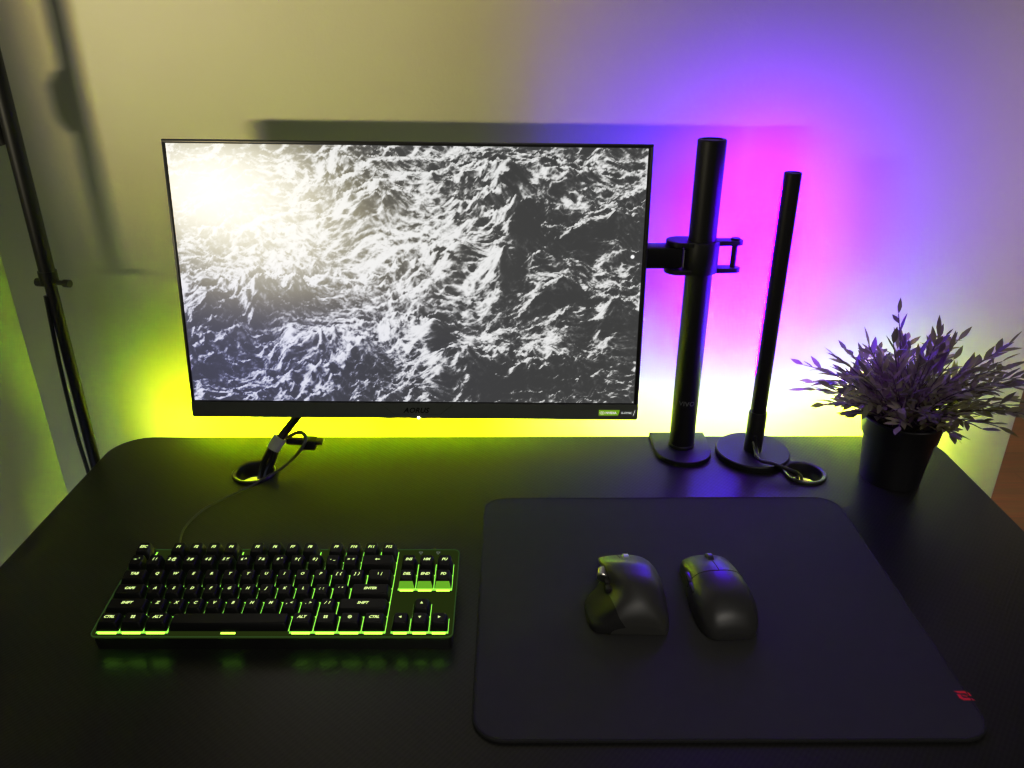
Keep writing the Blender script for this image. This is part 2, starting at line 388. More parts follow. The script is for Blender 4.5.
for (pl, y) in ((lo, .0105), (lo, .016), (hi, .030)):
    ring = [t.verts.new((x, y, z)) for x, z in pl]
    if pl is lo and y < .011: prev = ring; t.faces.new(ring); continue
    for k in range(len(ring)): t.faces.new((prev[k], prev[(k+1) % len(ring)], ring[(k+1) % len(ring)], ring[k]))
    prev = ring
t.faces.new(prev); merge(b, t); obj('back_cover', b, M_PLAST, mon)
# the picture on the screen: one colour per point of a fine grid
pic = ocean(SCR_W, SCR_H)[::-1]
xs = np.linspace(sx0, sx1, SCR_W); zs = np.linspace(sz0, sz1, SCR_H)
co_ = np.zeros((SCR_H, SCR_W, 3), np.float32); co_[..., 0] = xs[None, :]; co_[..., 2] = zs[:, None]; co_[..., 1] = .0009
idx = np.arange(SCR_W*SCR_H).reshape(SCR_H, SCR_W)
quads = np.stack([idx[:-1, :-1], idx[:-1, 1:], idx[1:, 1:], idx[1:, :-1]], -1).reshape(-1, 4)
me = bpy.data.meshes.new('screen'); me.vertices.add(SCR_W*SCR_H); me.vertices.foreach_set('co', co_.ravel())
me.loops.add(quads.size); me.loops.foreach_set('vertex_index', quads.ravel().astype(np.int32))
me.polygons.add(len(quads)); me.polygons.foreach_set('loop_start', (np.arange(len(quads))*4).astype(np.int32))
me.update(calc_edges=True); me.validate()
ca = me.color_attributes.new('picture', 'FLOAT_COLOR', 'POINT')
rgba = np.ones((SCR_H*SCR_W, 4), np.float32); rgba[:, :3] = pic.reshape(-1, 3); ca.data.foreach_set('color', rgba.ravel())
sc = link('screen', me, M_SCREEN, mon, None); sc['label'] = 'lit screen with a black and white picture of rough sea waves and a bright upper left corner'
FRONT = Matrix.Rotation(PI/2, 4, 'X')       # text lying in xy stood up to face -y
def stuck_text(s, size, x, z, m, parent, name, y=-.0022, shear=0., bold=0.):
    me = text_mesh(s, size, shear, 0, bold); me.transform(Matrix.Translation((x, y, z)) @ FRONT); return link(name, me, m, parent, None)
cz = -MH/2+.0080
stuck_text('AORUS', .0105, .0005, cz+.0012, mat('dark_lettering', (.004, .005, .003), .7, spec=.1), mon, 'brand_lettering', y=-.0014, shear=.3, bold=.0003)
b = new()   # a raised notch round the lettering
for p, q in (((-.047, .0182), (-.030, .0040)), ((-.030, .0040), (.034, .0040)), ((.034, .0040), (.051, .0182))):
    tube(b, [(p[0], -.0012, -MH/2+p[1]), (q[0], -.0012, -MH/2+q[1])], .0004, 6)
obj('chin_notch', b, mat('notch_plastic', (.03, .04, .02), .3), mon)
M_GREEN = emis('badge_green', (.25, .40, .02), .8); M_WHITE = emis('badge_white', (.75, .78, .75), .8)
x0, x1 = MW/2-.0540, MW/2-.0250
b = new(); vs = [b.verts.new((x, -.0016, z)) for x, z in ((x0, cz-.0043), (x1-.002, cz-.0043), (x1+.0005, cz+.0043), (x0, cz+.0043))]; b.faces.new(vs)
g = obj('badge', b, M_GREEN, mon, None); g['label'] = 'green badge with white lettering at the lower right corner'
stuck_text('NVIDIA', .0046, x0+.0170, cz, M_WHITE, g, 'badge_lettering', bold=.0002)
b = new()
lathe(b, [(.0024, 0), (.0031, 0), (.0031, .0002), (.0024, .0002), (.0024, 0)], n=20); lathe(b, [(0, 0), (.0011, 0), (.0011, .0002), (0, .0002)], n=12)
b.transform(Matrix.Translation((x0+.0048, -.0018, cz)) @ FRONT @ Matrix.Diagonal((1.1, .75, 1, 1))); obj('badge_emblem', b, M_WHITE, g)
stuck_text('G-SYNC', .0043, x1+.0095, cz, M_WHITE, mon, 'badge_lettering', bold=.0001)
b = new(); tube(b, [(MW/2-.0062, -.0016, cz-.0042), (MW/2-.0038, -.0016, cz+.0042)], .0004, 6); obj('badge_slash', b, M_WHITE, mon)
b = new(); bmesh.ops.create_uvsphere(b, u_segments=12, v_segments=8, radius=.0021); b.transform(Matrix.Translation((.004, -.001, -MH/2-.0012)))
obj('power_light', b, emis('white_led', (1, 1, .9), 4), mon)

# ------------------------------------------------------------------ pole mount with the monitor arm
PX, PY, PR, PT = .2599, 1.0488, .0186, .4575
arm = thing('monitor_mount', 'black upright pole on a flat base plate, clamped arm reaching behind the monitor', 'monitor mount', (PX, PY, 0))
b = new(); pl = [(-.0425, DY-PY-.001), (-.0425, -.012)]+[(.0425*math.cos(a), -.012+.042*math.sin(a)) for a in np.linspace(PI, 2*PI, 17)[1:-1]]+[(.0425, -.012), (.0425, DY-PY-.001)]
prism(b, pl, 0, .0075, .0015); obj('base_plate', b, M_PAINT, arm)
b = new(); lathe(b, [(0, .0075), (.0196, .0075), (.0196, .012), (.0190, .0128), (PR, .0128), (PR, PT-.0015), (PR-.0015, PT), (.0135, PT), (.0135, PT-.0015), (0, PT-.0015)], n=48)
pole = obj('pole', b, M_PAINT, arm)
me = text_mesh('VIVO', .0105)                # printed round the pole
for v in me.vertices:
    a = v.co.x/PR-.12; v.co = ((PR+.0003)*math.sin(a), -(PR+.0003)*math.cos(a), .0850+v.co.y)
link('lettering', me, mat('grey_print', (.20, .20, .20), .5), pole, None)
CZ = .3035; b = new()
lathe(b, [(PR+.0004, CZ-.0215), (.0238, CZ-.0215), (.0242, CZ-.0205), (.0242, CZ+.0205), (.0238, CZ+.0215), (PR+.0004, CZ+.0215)], n=48)
for s in (-1, 1):
    zc = CZ+s*.0190
    prism(b, [(.018, -.010), (.018, .010)]+[(.047+.009*math.cos(a), .009*math.sin(a)) for a in np.linspace(PI/2, -PI/2, 9)], zc-.0032, zc+.0032, .0008)
    prism(b, [(-.010, .0195), (-.010, -.0195)]+[(-.031+.0175*math.cos(a), .0195*math.sin(a)) for a in np.linspace(-PI/2, -3*PI/2, 13)], zc-.0032, zc+.0032, .0008)
cl = obj('pole_clamp', b, M_PAINT, arm)
b = new(); lathe(b, [(0, CZ-.0225), (.0040, CZ-.0225), (.0040, CZ+.0222), (.0064, CZ+.0222), (.0068, CZ+.0240), (.0055, CZ+.0250), (0, CZ+.0250)], (.0455, 0, 0), 20); obj('clamp_bolt', b, M_PAINT, arm)
b = new(); box(b, -.33, -.0268, -.014, .014, CZ-.0148, CZ+.0148, .003); obj('arm_link', b, M_PAINT, arm)
b = new(); tube(b, [(-.0262, -.0165, CZ-.012), (-.0262, -.0165, CZ+.012)], .0006, 6); obj('pivot_edge', b, mat('worn_steel', (.5, .5, .5), .3, metal=1), cl)
b = new(); t = new(); box(t, -.0525, .0525, 0, .004, -.0525, .0525, .001)
merge(b, t, Matrix.Translation((-.3892, -.0282, CZ)) @ Matrix.Rotation(-mb, 4, 'X'))
box(b, -.405, -.33, -.0235, .011, CZ-.0148, CZ+.0148, .003); obj('mount_plate', b, M_PAINT, arm)

# ------------------------------------------------------------------ light bar on a round foot
BX, BY, BT = .3635, 1.0300, .4185
bar = thing('light_bar', 'slim upright black light bar on a round foot, purple glow on the wall behind it', 'lamp', (BX, BY, 0))
b = new(); lathe(b, [(0, 0), (.0525, 0), (.0540, .0012), (.0540, .0085), (.0528, .0100), (0, .0100)], n=64); obj('round_base', b, M_PAINT, bar)
b = new(); lathe(b, [(0, .010), (.0132, .010), (.0132, .072), (.0122, .0745), (0, .0745)], n=32); obj('collar', b, M_PLAST, bar)
b = new(); lathe(b, [(0, .0745), (.0112, .0745), (.0112, BT-.001), (.0104, BT), (.0092, BT), (.0092, BT-.0012), (0, BT-.0012)], n=32); obj('bar', b, M_PAINT, bar)
b = new(); a0 = np.linspace(R(90+BAR_TURN-62), R(90+BAR_TURN+62), 12)
lo = [b.verts.new((.0118*math.cos(a), .0118*math.sin(a), BAR_Z0)) for a in a0]; hi = [b.verts.new((.0118*math.cos(a), .0118*math.sin(a), BT-.014)) for a in a0]
for k in range(11): b.faces.new((lo[k], lo[k+1], hi[k+1], hi[k]))
d = obj('diffuser', b, M_PUR, bar); d['label'] = 'purple glowing strip down the back'
def W(p, o): return Vector(p)-Vector(o)
for k, dz in enumerate((0, .0042)):
    pts = [(BX-.006+k*.002, BY-.0135, .030+k*.01), (BX-.004+k*.002, BY-.021, .022), at(758+2*k, 459+k, z=.0155+dz), at(772+2*k, 463+k, z=.0150+dz), at(785+k, 468.5, z=.013+dz), at(795+2*k, 474-k, z=.0085+dz), (GR[0]-.010+.006*k, GR[1]-.004, -.006), (GR[0]-.004+.006*k, GR[1]+.002, -.05), (GR[0]+.006*k, GR[1]+.004, -.12)]
    b = new(); tube(b, spline([W(p, (BX, BY, 0)) for p in pts], 8), .0024, 8); obj('cable', b, M_CABLE, bar)

# ------------------------------------------------------------------ mouse pad
pad = thing('mouse_pad', 'large square black cloth mouse pad lying right of the keyboard', 'mouse pad', (.203, .709, 0))
b = new(); prism(b, rrect(-.2370, .2370, -.1970, .1970, .027, 10), 0, .0036, .0006); obj('cloth', b, M_CLOTH, pad)
b = new(); ring = rrect(-.2385, .2385, -.1985, .1985, .0285, 10)
tube(b, [(x, y, .0021) for x, y in ring]+[(ring[0][0], ring[0][1], .0021)], .0021, 8, cap=False); obj('stitched_edge', b, M_STITCH, pad)
lp = at(964.5, 695.5, z=.004)-Vector((.203, .709, 0))
b = new()   # red folded-ribbon mark
for pl in ([(-.0075, .0058), (.0035, .0058), (.0066, .0030), (.0066, -.0005), (.0030, -.0005), (.0030, .0018), (.0020, .0028), (-.0045, .0028)],
           [(.0075, -.0058), (-.0035, -.0058), (-.0066, -.0030), (-.0066, .0018), (-.0030, .0018), (-.0030, -.0018), (-.0020, -.0028), (.0045, -.0028)],
           [(-.0020, .0012), (.0022, -.0002), (.0022, -.0018), (-.0020, -.0004)]):
    prism(b, pl, 0, .0003)
b.transform(Matrix.Translation((lp.x, lp.y, .0037))); obj('logo', b, M_RED, pad)

# ------------------------------------------------------------------ keyboard
U = .02005; UY = .0197; KT = .125; KW = 18.25*U+.0095
kx0, ky0 = -.4362, .6275
KM = Matrix.Translation((kx0, ky0, .0002)) @ Matrix.Rotation(-.004, 4, 'Z') @ Matrix.Rotation(KT, 4, 'X')
kb = thing('keyboard', 'compact black mechanical keyboard with lime green backlit keys left of the mouse pad', 'keyboard', mtx=KM)
b = new(); t = bmesh.new(); prism(t, rrect(.0015, KW-.0015, .0012, .1262, .005, 5), 0, .0178, 0); merge(b, t); obj('case', b, M_PLAST, kb)
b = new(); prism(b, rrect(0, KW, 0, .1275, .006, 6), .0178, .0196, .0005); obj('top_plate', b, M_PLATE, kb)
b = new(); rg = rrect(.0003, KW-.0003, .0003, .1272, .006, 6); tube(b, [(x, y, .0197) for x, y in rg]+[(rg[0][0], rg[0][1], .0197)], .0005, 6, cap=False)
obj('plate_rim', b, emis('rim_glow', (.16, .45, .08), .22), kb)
for fx in (.06, KW-.06):
    b = new(); z = -.112*math.sin(KT); box(b, fx-.014, fx+.014, .108, .116, z+.001, .001, .002); obj('flip_foot', b, M_PLAST, kb)
#           z of key top, forward tilt of key top (row 0 is the front row)
ROWZ = [(.0318, .03), (.0312, .0), (.0320, -.03), (.0338, -.06), (.0362, -.10), (.0362, -.10)]
rows = {
 5: [('ESC', .5, 1)]+[('F%d' % (i+1), 2.5+i+(.5 if i > 3 else 0)+(.5 if i > 7 else 0), 1) for i in range(12)],
 4: [(s, .5+i, 1) for i, s in enumerate(['~ `', '1 !', '2 @', '3 #', '4 $', '5 %', '6 ^', '7 &', '8 *', '9 (', '0 )', '-  _', '=  +'])]+[('<-', 14, 2), ('INS', 15.75, 1), ('HM', 16.75, 1), ('PU', 17.75, 1)],
 3: [('TAB', .75, 1.5)]+[(s, 2+i, 1) for i, s in enumerate(list('QWERTYUIOP')+['[  {', ']  }'])]+[('\\  |', 14.25, 1.5), ('DEL', 15.75, 1), ('END', 16.75, 1), ('PD', 17.75, 1)],
 2: [('CAPS', .875, 1.75)]+[(s, 2.25+i, 1) for i, s in enumerate(list('ASDFGHJKL')+[';  :', "'  \""])]+[('ENTER', 13.875, 2.25)],
 1: [('SHIFT', 1.125, 2.25)]+[(s, 2.75+i, 1) for i, s in enumerate(list('ZXCVBNM')+[',  <', '.  >', '/  ?'])]+[('SHIFT', 13.625, 2.75), ('^', 16.75, 1)],
 0: [('CTRL', .625, 1.25), ('WIN', 1.875, 1.25), ('ALT', 3.125, 1.25), ('', 6.875, 6.25), ('ALT', 10.625, 1.25), ('WIN', 11.875, 1.25), ('DOT', 13.125, 1.25), ('CTRL', 14.375, 1.25), ('<', 15.75, 1), ('v', 16.75, 1), ('>', 17.75, 1)],
}
def keycap_mesh(w, row):
    zt, tl = ROWZ[row]; zb = .0222
    if w > 5: zt -= .0012
    hw = w*U/2-.00065; hd = UY/2-.00065
    b = new(); rings = []
    for (ix, iyf, iyb, z, r, tilt) in ((0, 0, 0, zb, .0012, 0), (.0004, .0006, .0004, zb+.0025, .0013, 0), (.0026, .0030, .0012, zt-.0008, .0020, 1), (.0033, .0037, .0019, zt, .0020, 1)):
        pl = rrect(-hw+ix, hw-ix, -hd+iyf, hd-iyb, r, 3)
        rings.append([b.verts.new((x, y, z+(-tl*y if tilt else 0))) for x, y in pl])
    for A, B in zip(rings, rings[1:]):
        for k in range(len(A)): b.faces.new((A[k], A[(k+1) % len(A)], B[(k+1) % len(A)], B[k]))
    b.faces.new(rings[-1])
    bmesh.ops.recalc_face_normals(b, faces=b.faces)
    me = bpy.data.meshes.new('keycap'); b.to_mesh(me); b.free(); return me
def glyph(s):
    b = new()
    if s == 'WIN':
        for i in (0, 1):
            for j in (0, 1): prism(b, [(-.0021+i*.0023, -.0019+j*.0021), (-.0003+i*.0023, -.0019+j*.0021), (-.0003+i*.0023, -.0002+j*.0021), (-.0021+i*.0023, -.0002+j*.0021)], 0, .0001)
    elif s == 'DOT':
        lathe(b, [(.0013, 0), (.0022, 0), (.0022, .0001), (.0013, .0001), (.0013, 0)], n=16); lathe(b, [(0, 0), (.0008, 0), (0, .0001)], n=10)
    elif s == '<-':
        prism(b, [(-.0028, 0), (-.0008, .0018), (-.0008, .0005), (.0028, .0005), (.0028, -.0005), (-.0008, -.0005), (-.0008, -.0018)], 0, .0001)
    else:
        t = {'^': 90, '<': 180, 'v': 270, '>': 0}[s]
        prism(b, [(.0020*math.cos(R(t+a)), .0020*math.sin(R(t+a))) for a in (0, 125, 235)], 0, .0001)
    me = bpy.data.meshes.new('legend'); b.to_mesh(me); b.free(); return me
caps = {}
led = new(); hot = new(); desk_glow = new()
for row, keys in rows.items():
    zt, tl = ROWZ[row]; yc = .0047+(row+.5)*UY
    for s, cx, w in keys:
        k = (w, row)
        if k not in caps: caps[k] = keycap_mesh(w, row)
        xc = .0048+cx*U
        kc = link('keycap', caps[k], M_KEY, kb, 40); kc.location = (xc, yc, 0)
        box(led, xc-w*U/2+.0002, xc+w*U/2-.0002, yc-UY/2+(.003 if w > 5 else 0), yc+UY/2, .0197, .0199)
        if row == 0 and w < 5:
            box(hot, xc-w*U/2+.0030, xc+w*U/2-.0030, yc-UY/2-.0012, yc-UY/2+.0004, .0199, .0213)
            box(desk_glow, xc-w*U/2+.004, xc+w*U/2-.004, .0006, .0011, .0172, .0178)
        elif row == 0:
            box(desk_glow, xc-.0085, xc+.0085, .0006, .0011, .0172, .0178)
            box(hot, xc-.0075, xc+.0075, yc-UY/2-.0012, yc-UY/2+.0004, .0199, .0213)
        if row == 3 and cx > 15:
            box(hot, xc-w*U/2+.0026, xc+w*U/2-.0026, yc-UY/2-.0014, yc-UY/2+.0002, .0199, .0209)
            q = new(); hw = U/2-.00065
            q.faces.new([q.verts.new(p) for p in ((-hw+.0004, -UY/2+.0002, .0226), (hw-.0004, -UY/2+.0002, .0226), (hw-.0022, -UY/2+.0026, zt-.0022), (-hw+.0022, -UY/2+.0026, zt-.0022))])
            sk = obj('painted_front_glow', q, M_FRONT_GLOW, kc, None)  # emissive sheet painting the backlight seen on this key front
        if s:
            size = .0049 if len(s) <= 3 and '  ' not in s else .0046
            me = glyph(s) if s in ('WIN', 'DOT', '<-', '^', '<', 'v', '>') else text_mesh(s, size, .25, 0, .00022)
            me.transform(Matrix.Translation((0, .0016, zt+.00025)) @ Matrix.Rotation(-math.atan(tl), 4, 'X'))
            link('legend', me, M_LEGEND, kc, None)
obj('backlight', led, M_LED, kb, None); obj('backlight_bar', hot, M_LINE, kb, None); obj('added_desk_glow', desk_glow, emis('added_glow_emitter', (.30, 1.0, .05), 18), kb, None)  # last mesh: hidden emitters added below the plate to green the desk
b = new()
for i in (0, 1): tube(b, [(.0048+(16.25+i)*U+dx, .1216+dy, .0199) for dx, dy in ((-.002, .0015), (.002, .0015), (0, -.0022), (-.002, .0015))], .0003, 5)
obj('indicator_mark', b, emis('dim_mark', (.5, .6, .45), .5), kb)
KI = KM.inverted()
def kpt(p): return KI @ Vector(p)
path = [KM @ Vector((.0048+2.1*U, .126, .010)), at(180, 541, z=.010), at(186, 526, z=.0035), at(204, 509, z=.0022), at(222, 499.5, z=.0022), at(242, 490, z=.0025), at(255, 484, z=.0045), at(264.5, 477.5, z=.008), at(277.5, 471, z=.011), at(290, 461.6, z=.018), at(300.5, 450, z=.038), at(305.3, 440.5, z=.050), at(304.2, 434.5, z=.055), at(299.7, 432.3, z=.053), at(293, 434.5, z=.047), at(287.2, 438.5, z=.040), at(288.5, 440.5, z=.0385), at(293, 441.2, z=.0385)]
b = new(); sp = spline([kpt(p) for p in path], 8); n = len(sp)
tube(b, sp, .0014, 8, rads=[(.0015+.0013*min(1, max(0, (i/n-.45)*5))) for i in range(n)]); cab = obj('cable', b, mat('keyboard_cord', (.045, .05, .035), .45), kb)
A = at(288.5, 440.3, z=.0385); B = at(322, 443, z=.0345)
ax = (B-A).normalized(); sd = Vector((0, 0, 1)).cross(ax).normalized(); up = ax.cross(sd)
PM = Matrix((ax, sd, up)).transposed().to_4x4(); PM.translation = A
b = new(); box(b, -.002, .026, -.0055, .0055, -.0040, .0040, .0016); tube(b, [(-.004, 0, 0), (.004, 0, 0)], .0035, 10); box(b, .022, .041, -.0095, .0095, -.0085, .0062, .0014)
b.transform(KI @ PM); pg = obj('plug', b, M_PLAST2, kb); pg['label'] = 'black plug held up by the grey cable tie'
b = new(); box(b, .0405, .051, -.0075, .0075, .0002, .0048, .0006); b.transform(KI @ PM); obj('plug_tip', b, M_PLAST2, pg)

# ------------------------------------------------------------------ cable bundle from the monitor to the left grommet
T = at(276.5, 443.5, z=.040)
bun = thing('cable_bundle', 'bundle of black cables tied together, running from behind the monitor into the left desk hole', 'cables', (GL[0], GL[1], 0))
top = at(299, 414, y=T.y+.022)
for i, (dx, dy) in enumerate(((-.0042, 0), (.0030, -.0034), (.0030, .0034))):
    e = Vector((dx, dy, 0))
    low = at(262.5+5.0*(dx > 0)+1.2*(dy > 0), 468, z=.004)
    pts = [Vector((low.x-.022, low.y+.006, -.16)), Vector((low.x-.012, low.y+.003, -.05)), low+Vector((-.004, .001, -.012)), low+(T-low)*.35+e*.8, T+e*.62, T+(top-T)*.35+e*.5, top+e*.5, top+(top-T)*.8+Vector((.0, .012, 0))+e*.5, Vector((-.21+dx, 1.034+dy, .165))]
    b = new(); tube(b, spline([p-Vector((GL[0], GL[1], 0)) for p in pts], 8), .0046, 10); obj('cable', b, M_CABLE, bun)
b = new(); dr = (top-at(266, 468, z=.004)).normalized()
tube(b, [T-dr*.0095-Vector((GL[0], GL[1], 0)), T+dr*.0105-Vector((GL[0], GL[1], 0))], .0098, 16); obj('cable_tie', b, M_TIE, bun)

# ------------------------------------------------------------------ mice
def loft(stations, ny=30, nx=30):
    ys = [s[0] for s in stations]; P = np.array([s[1] for s in stations], float)
    def cr(A, t):
        n = len(A); i = min(int(t), n-2); f = t-i
        a, b_, c_, d_ = A[max(i-1, 0)], A[i], A[i+1], A[min(i+2, n-1)]
        return .5*((2*b_)+(c_-a)*f+(2*a-5*b_+4*c_-d_)*f*f+(3*b_-a-3*c_+d_)*f**3)
    Y = np.array(ys, float)
    def ev(t, s):       # t 0..1 along, s 0..1 across
        st = cr(P, t*(len(ys)-1)); p = cr(st, s*(len(st)-1)); y = cr(Y, t*(len(ys)-1))
        return Vector((p[0]/1000, y/1000, max(p[1], .4)/1000))
    b = new(); g = [[b.verts.new(ev(i/ny, j/nx)) for j in range(nx+1)] for i in range(ny+1)]
    for i in range(ny):
        for j in range(nx): b.faces.new((g[i][j], g[i][j+1], g[i+1][j+1], g[i+1][j]))
    b.faces.new(g[0]); b.faces.new(list(reversed(g[-1])))
    b.faces.new([g[i][0] for i in range(ny, -1, -1)]+[g[i][nx] for i in range(ny+1)])
    return b, ev
def seam(ev, pts, parent, r=.00035):
    b = new(); tube(b, [ev(*p)+Vector((0, 0, .00005)) for p in pts], r, 6); obj('seam', b, mat('seam_gap', (.002, .002, .002), .8), parent)
def lin(a, c, n=10): return [(a[0]+(c[0]-a[0])*k/n, a[1]+(c[1]-a[1])*k/n) for k in range(n+1)]
m1 = thing('mouse', 'sculpted black mouse with a wide thumb rest and steel wheels on the mouse pad', 'mouse', mtx=Matrix.Translation((.1285, .641, .004)) @ Matrix.Rotation(M1_ROT, 4, 'Z'))
ST1 = [(0, [(-24, 3), (-22, 7), (-16, 10), (-7, 12), (3, 13), (13, 12), (23, 11), (31, 7), (34, 2)]),
 (4, [(-39, 2), (-37, 9), (-29, 14), (-13, 22), (2, 25), (15, 24), (27, 20), (36, 11), (38, 1)]),
 (15, [(-45, 2), (-44, 8), (-36, 12), (-17, 30), (0, 37), (16, 36), (30, 28), (39, 15), (41, 1)]),
 (34, [(-47, 2), (-46, 7), (-38, 10), (-20, 27), (-8, 45), (10, 47), (28, 39), (40, 19), (42, 1)]),
 (51, [(-46, 2), (-45, 7), (-37, 10), (-22, 20), (-17, 44), (4, 48), (27, 41), (40, 20), (42, 1)]),
 (67, [(-36, 2), (-35, 7), (-31, 11), (-23, 19), (-23, 42), (2, 45.5), (27, 39), (40, 19), (42, 1)]),
 (84, [(-27, 2), (-26, 7), (-25, 12), (-24, 20), (-26, 34), (1, 38), (26, 34), (39, 17), (41, 1)]),
 (99, [(-24, 2), (-24, 6), (-24, 11), (-24, 17), (-27, 27), (-1, 31), (22, 28), (35, 13), (37, 1)]),
 (107, [(-21, 2), (-21, 5), (-21, 8), (-21, 13), (-24, 20), (-2, 24), (16, 22), (28, 10), (30, 1)])]
b, ev1 = loft(ST1, 40, 36); sh = obj('shell', b, M_RUB, m1, 60)
sh.data.materials.append(mat('thumb_rest_rubber', (.012, .012, .012), .75, bump=.3, bscale=700, spec=.25))
for q in range(40*36):
    if q % 36 < 13 and q//36 < 27: sh.data.polygons[q].material_index = 1
seam(ev1, lin((.995, .60), (.76, .60)), m1)
b = new(); lathe(b, [(0, -.0036), (.0105, -.0036), (.0115, -.0028), (.0115, .0028), (.0105, .0036), (0, .0036)], n=36)
b.transform(Matrix.Translation((.002, .0870, .0275)) @ Matrix.Rotation(PI/2, 4, 'Y')); w = obj('scroll_wheel', b, M_STEEL, m1); w['label'] = 'ridged steel scroll wheel'
b = new(); lathe(b, [(0, -.0065), (.0058, -.0065), (.0066, -.0055), (.0066, .0055), (.0058, .0065), (0, .0065)], n=30)
b.transform(Matrix.Translation((-.0262, .0655, .0305)) @ Matrix.Rotation(R(-80), 4, 'X') @ Matrix.Rotation(R(12), 4, 'Y')); w = obj('thumb_wheel', b, M_STEEL, m1); w['label'] = 'steel thumb wheel on the left side'
for y0, y1, z in ((.040, .049, .0265), (.050, .059, .0275)):
    b = new(); box(b, -.0255, -.0185, y0, y1, z-.0035, z+.0035, .0018); obj('side_button', b, M_PLAST2, m1)
m2 = thing('mouse', 'smooth rounded black mouse without a thumb rest, right of the other mouse', 'mouse', mtx=Matrix.Translation((.2330, .634, .004)) @ Matrix.Rotation(M2_ROT, 4, 'Z'))
def sym(w, h, k=.62, wt=.86): return [(-w, 1.5), (-w*1.0, h*.30), (-w*.93, h*.62), (-w*wt*.72, h*.90), (0, h), (w*wt*.72, h*.90), (w*.93, h*.62), (w*1.0, h*.30), (w, 1.5)]
ST2 = [(0, sym(16, 9)), (4, sym(24, 18)), (14, sym(30, 29)), (32, sym(33, 38)), (54, sym(33, 40.5)), (76, sym(31, 38)), (96, sym(30, 32)), (114, sym(29, 24)), (123, sym(26, 18)), (126, sym(22, 13))]
b, ev2 = loft(ST2, 40, 36); obj('shell', b, M_RUB2, m2, 60)
seam(ev2, lin((.985, .5), (.51, .5)), m2, .0005); seam(ev2, [(+.51+.03*abs(k/10), .5+.36*k/10) for k in range(11)], m2, .0005); seam(ev2, [(.51+.03*abs(k/10), .5-.36*k/10) for k in range(11)], m2, .0005)
b = new(); lathe(b, [(0, -.0034), (.0092, -.0034), (.0102, -.0026), (.0102, .0026), (.0092, .0034), (0, .0034)], n=32)
b.transform(Matrix.Translation((0, .101, .0245)) @ Matrix.Rotation(PI/2, 4, 'Y')); obj('scroll_wheel', b, M_PLAST2, m2)
for y0, y1 in ((.050, .066), (.0675, .084)):
    b = new(); box(b, -.0330, -.0275, y0, y1, .0215, .0260, .0015); obj('side_button', b, M_PLAST2, m2)

# ------------------------------------------------------------------ potted plant
QX, QY = POT_X, POT_Y
pt = thing('potted_plant', 'artificial leafy plant in a black pot on the right rear corner of the desk', 'plant', (QX, QY, 0))
b = new(); lathe(b, [(0, 0), (.0385, 0), (.0400, .0015), (.0468, .0720), (.0500, .0720), (.0530, .0985), (.0523, .0997), (.0495, .0997), (.0482, .0880), (0, .0880)], n=56); obj('pot', b, M_POT, pt, 30)
b = new(); lathe(b, [(.0480, .0882), (.03, .0915), (0, .0925)], n=32); obj('soil', b, M_SOIL, pt)
rnd = random.Random(11)
lv = new(); lay = lv.verts.layers.float.new('tone'); stm = new()
def leaf(p, d, L, w, tone, nrm):
    d = d.normalized(); s = d.cross(nrm).normalized(); n = s.cross(d).normalized()
    prof = ((0, .0), (.22, .62), (.45, 1.0), (.70, .72), (1, 0)); drop = rnd.uniform(.05, .28)
    mid = []; lf = []; rt = []
    for t, q in prof:
        c = p+d*(L*t)-n*(L*drop*t*t)
        mid.append(lv.verts.new(c-n*w*.16*q))
        lf.append(lv.verts.new(c-s*w*.5*q) if q else mid[-1]); rt.append(lv.verts.new(c+s*w*.5*q) if q else mid[-1])
    for i in range(4):
        for sd_ in (lf, rt):
            q = []
            for v in (mid[i], mid[i+1], sd_[i+1], sd_[i]):
                if v not in q: q.append(v)
            lv.faces.new(q if sd_ is rt else q[::-1])
    for v in set(mid+lf+rt): v[lay] = tone
NST = 94
for i in range(NST):
    az = i*2.39996+rnd.uniform(-.25, .25); f = math.sqrt((i+.5)/NST)
    el = R(4+76*f*rnd.uniform(.75, 1.0))
    if math.sin(az) < -.35: el = min(el, R(58))
    L = rnd.uniform(.085, .132)*(1+.10*f)*(1+.25*math.cos(az)*f-.06)
    if rnd.random() < .16: L *= 1.17
    dirv = Vector((math.sin(el)*math.cos(az), math.sin(el)*math.sin(az), math.cos(el)))
    p0 = Vector((.034*f*math.cos(az), .034*f*math.sin(az), .088)); p2 = p0+dirv*L+Vector((0, 0, .006-.012*f)); p1 = p0+Vector((dirv.x*.35, dirv.y*.35, .55+.1*dirv.z))*L*.7
    P = [p0*(1-t)**2+p1*2*t*(1-t)+p2*t*t for t in np.linspace(0, 1, 13)]
    P = [q if q.y+QY < WY-.008 else Vector((q.x, WY-.008-.01*rnd.random()-QY, q.z)) for q in P]
    tube(stm, P, .0009, 5, rads=[.0012-.0007*k/12 for k in range(13)])
    base = rnd.random()
    for k in range(3, 13):
        t = (P[min(k+1, 12)]-P[k-1]).normalized(); side = t.cross(Vector((rnd.uniform(-.7, .7), rnd.uniform(-.7, .7), 1))).normalized()
        for sg in ((-1, 1) if k < 12 else (0,)):
            if k < 12 and rnd.random() < .30: continue
            d = (t*1.0+side*sg*rnd.uniform(.4, 1.0)+Vector((rnd.uniform(-.3, .3), rnd.uniform(-.3, .3), rnd.uniform(-.05, .45)))).normalized()
            Lf = rnd.uniform(.019, .032); q = P[k]
            if (q+d*Lf).y+QY > WY-.004: d.y = -abs(d.y)*.3
            leaf(q, d, Lf, rnd.uniform(.0062, .0094), min(1, max(0, .15+.75*base*rnd.uniform(.4, 1.4))), Vector((rnd.uniform(-.6, .6), rnd.uniform(-.6, .6), 1)))
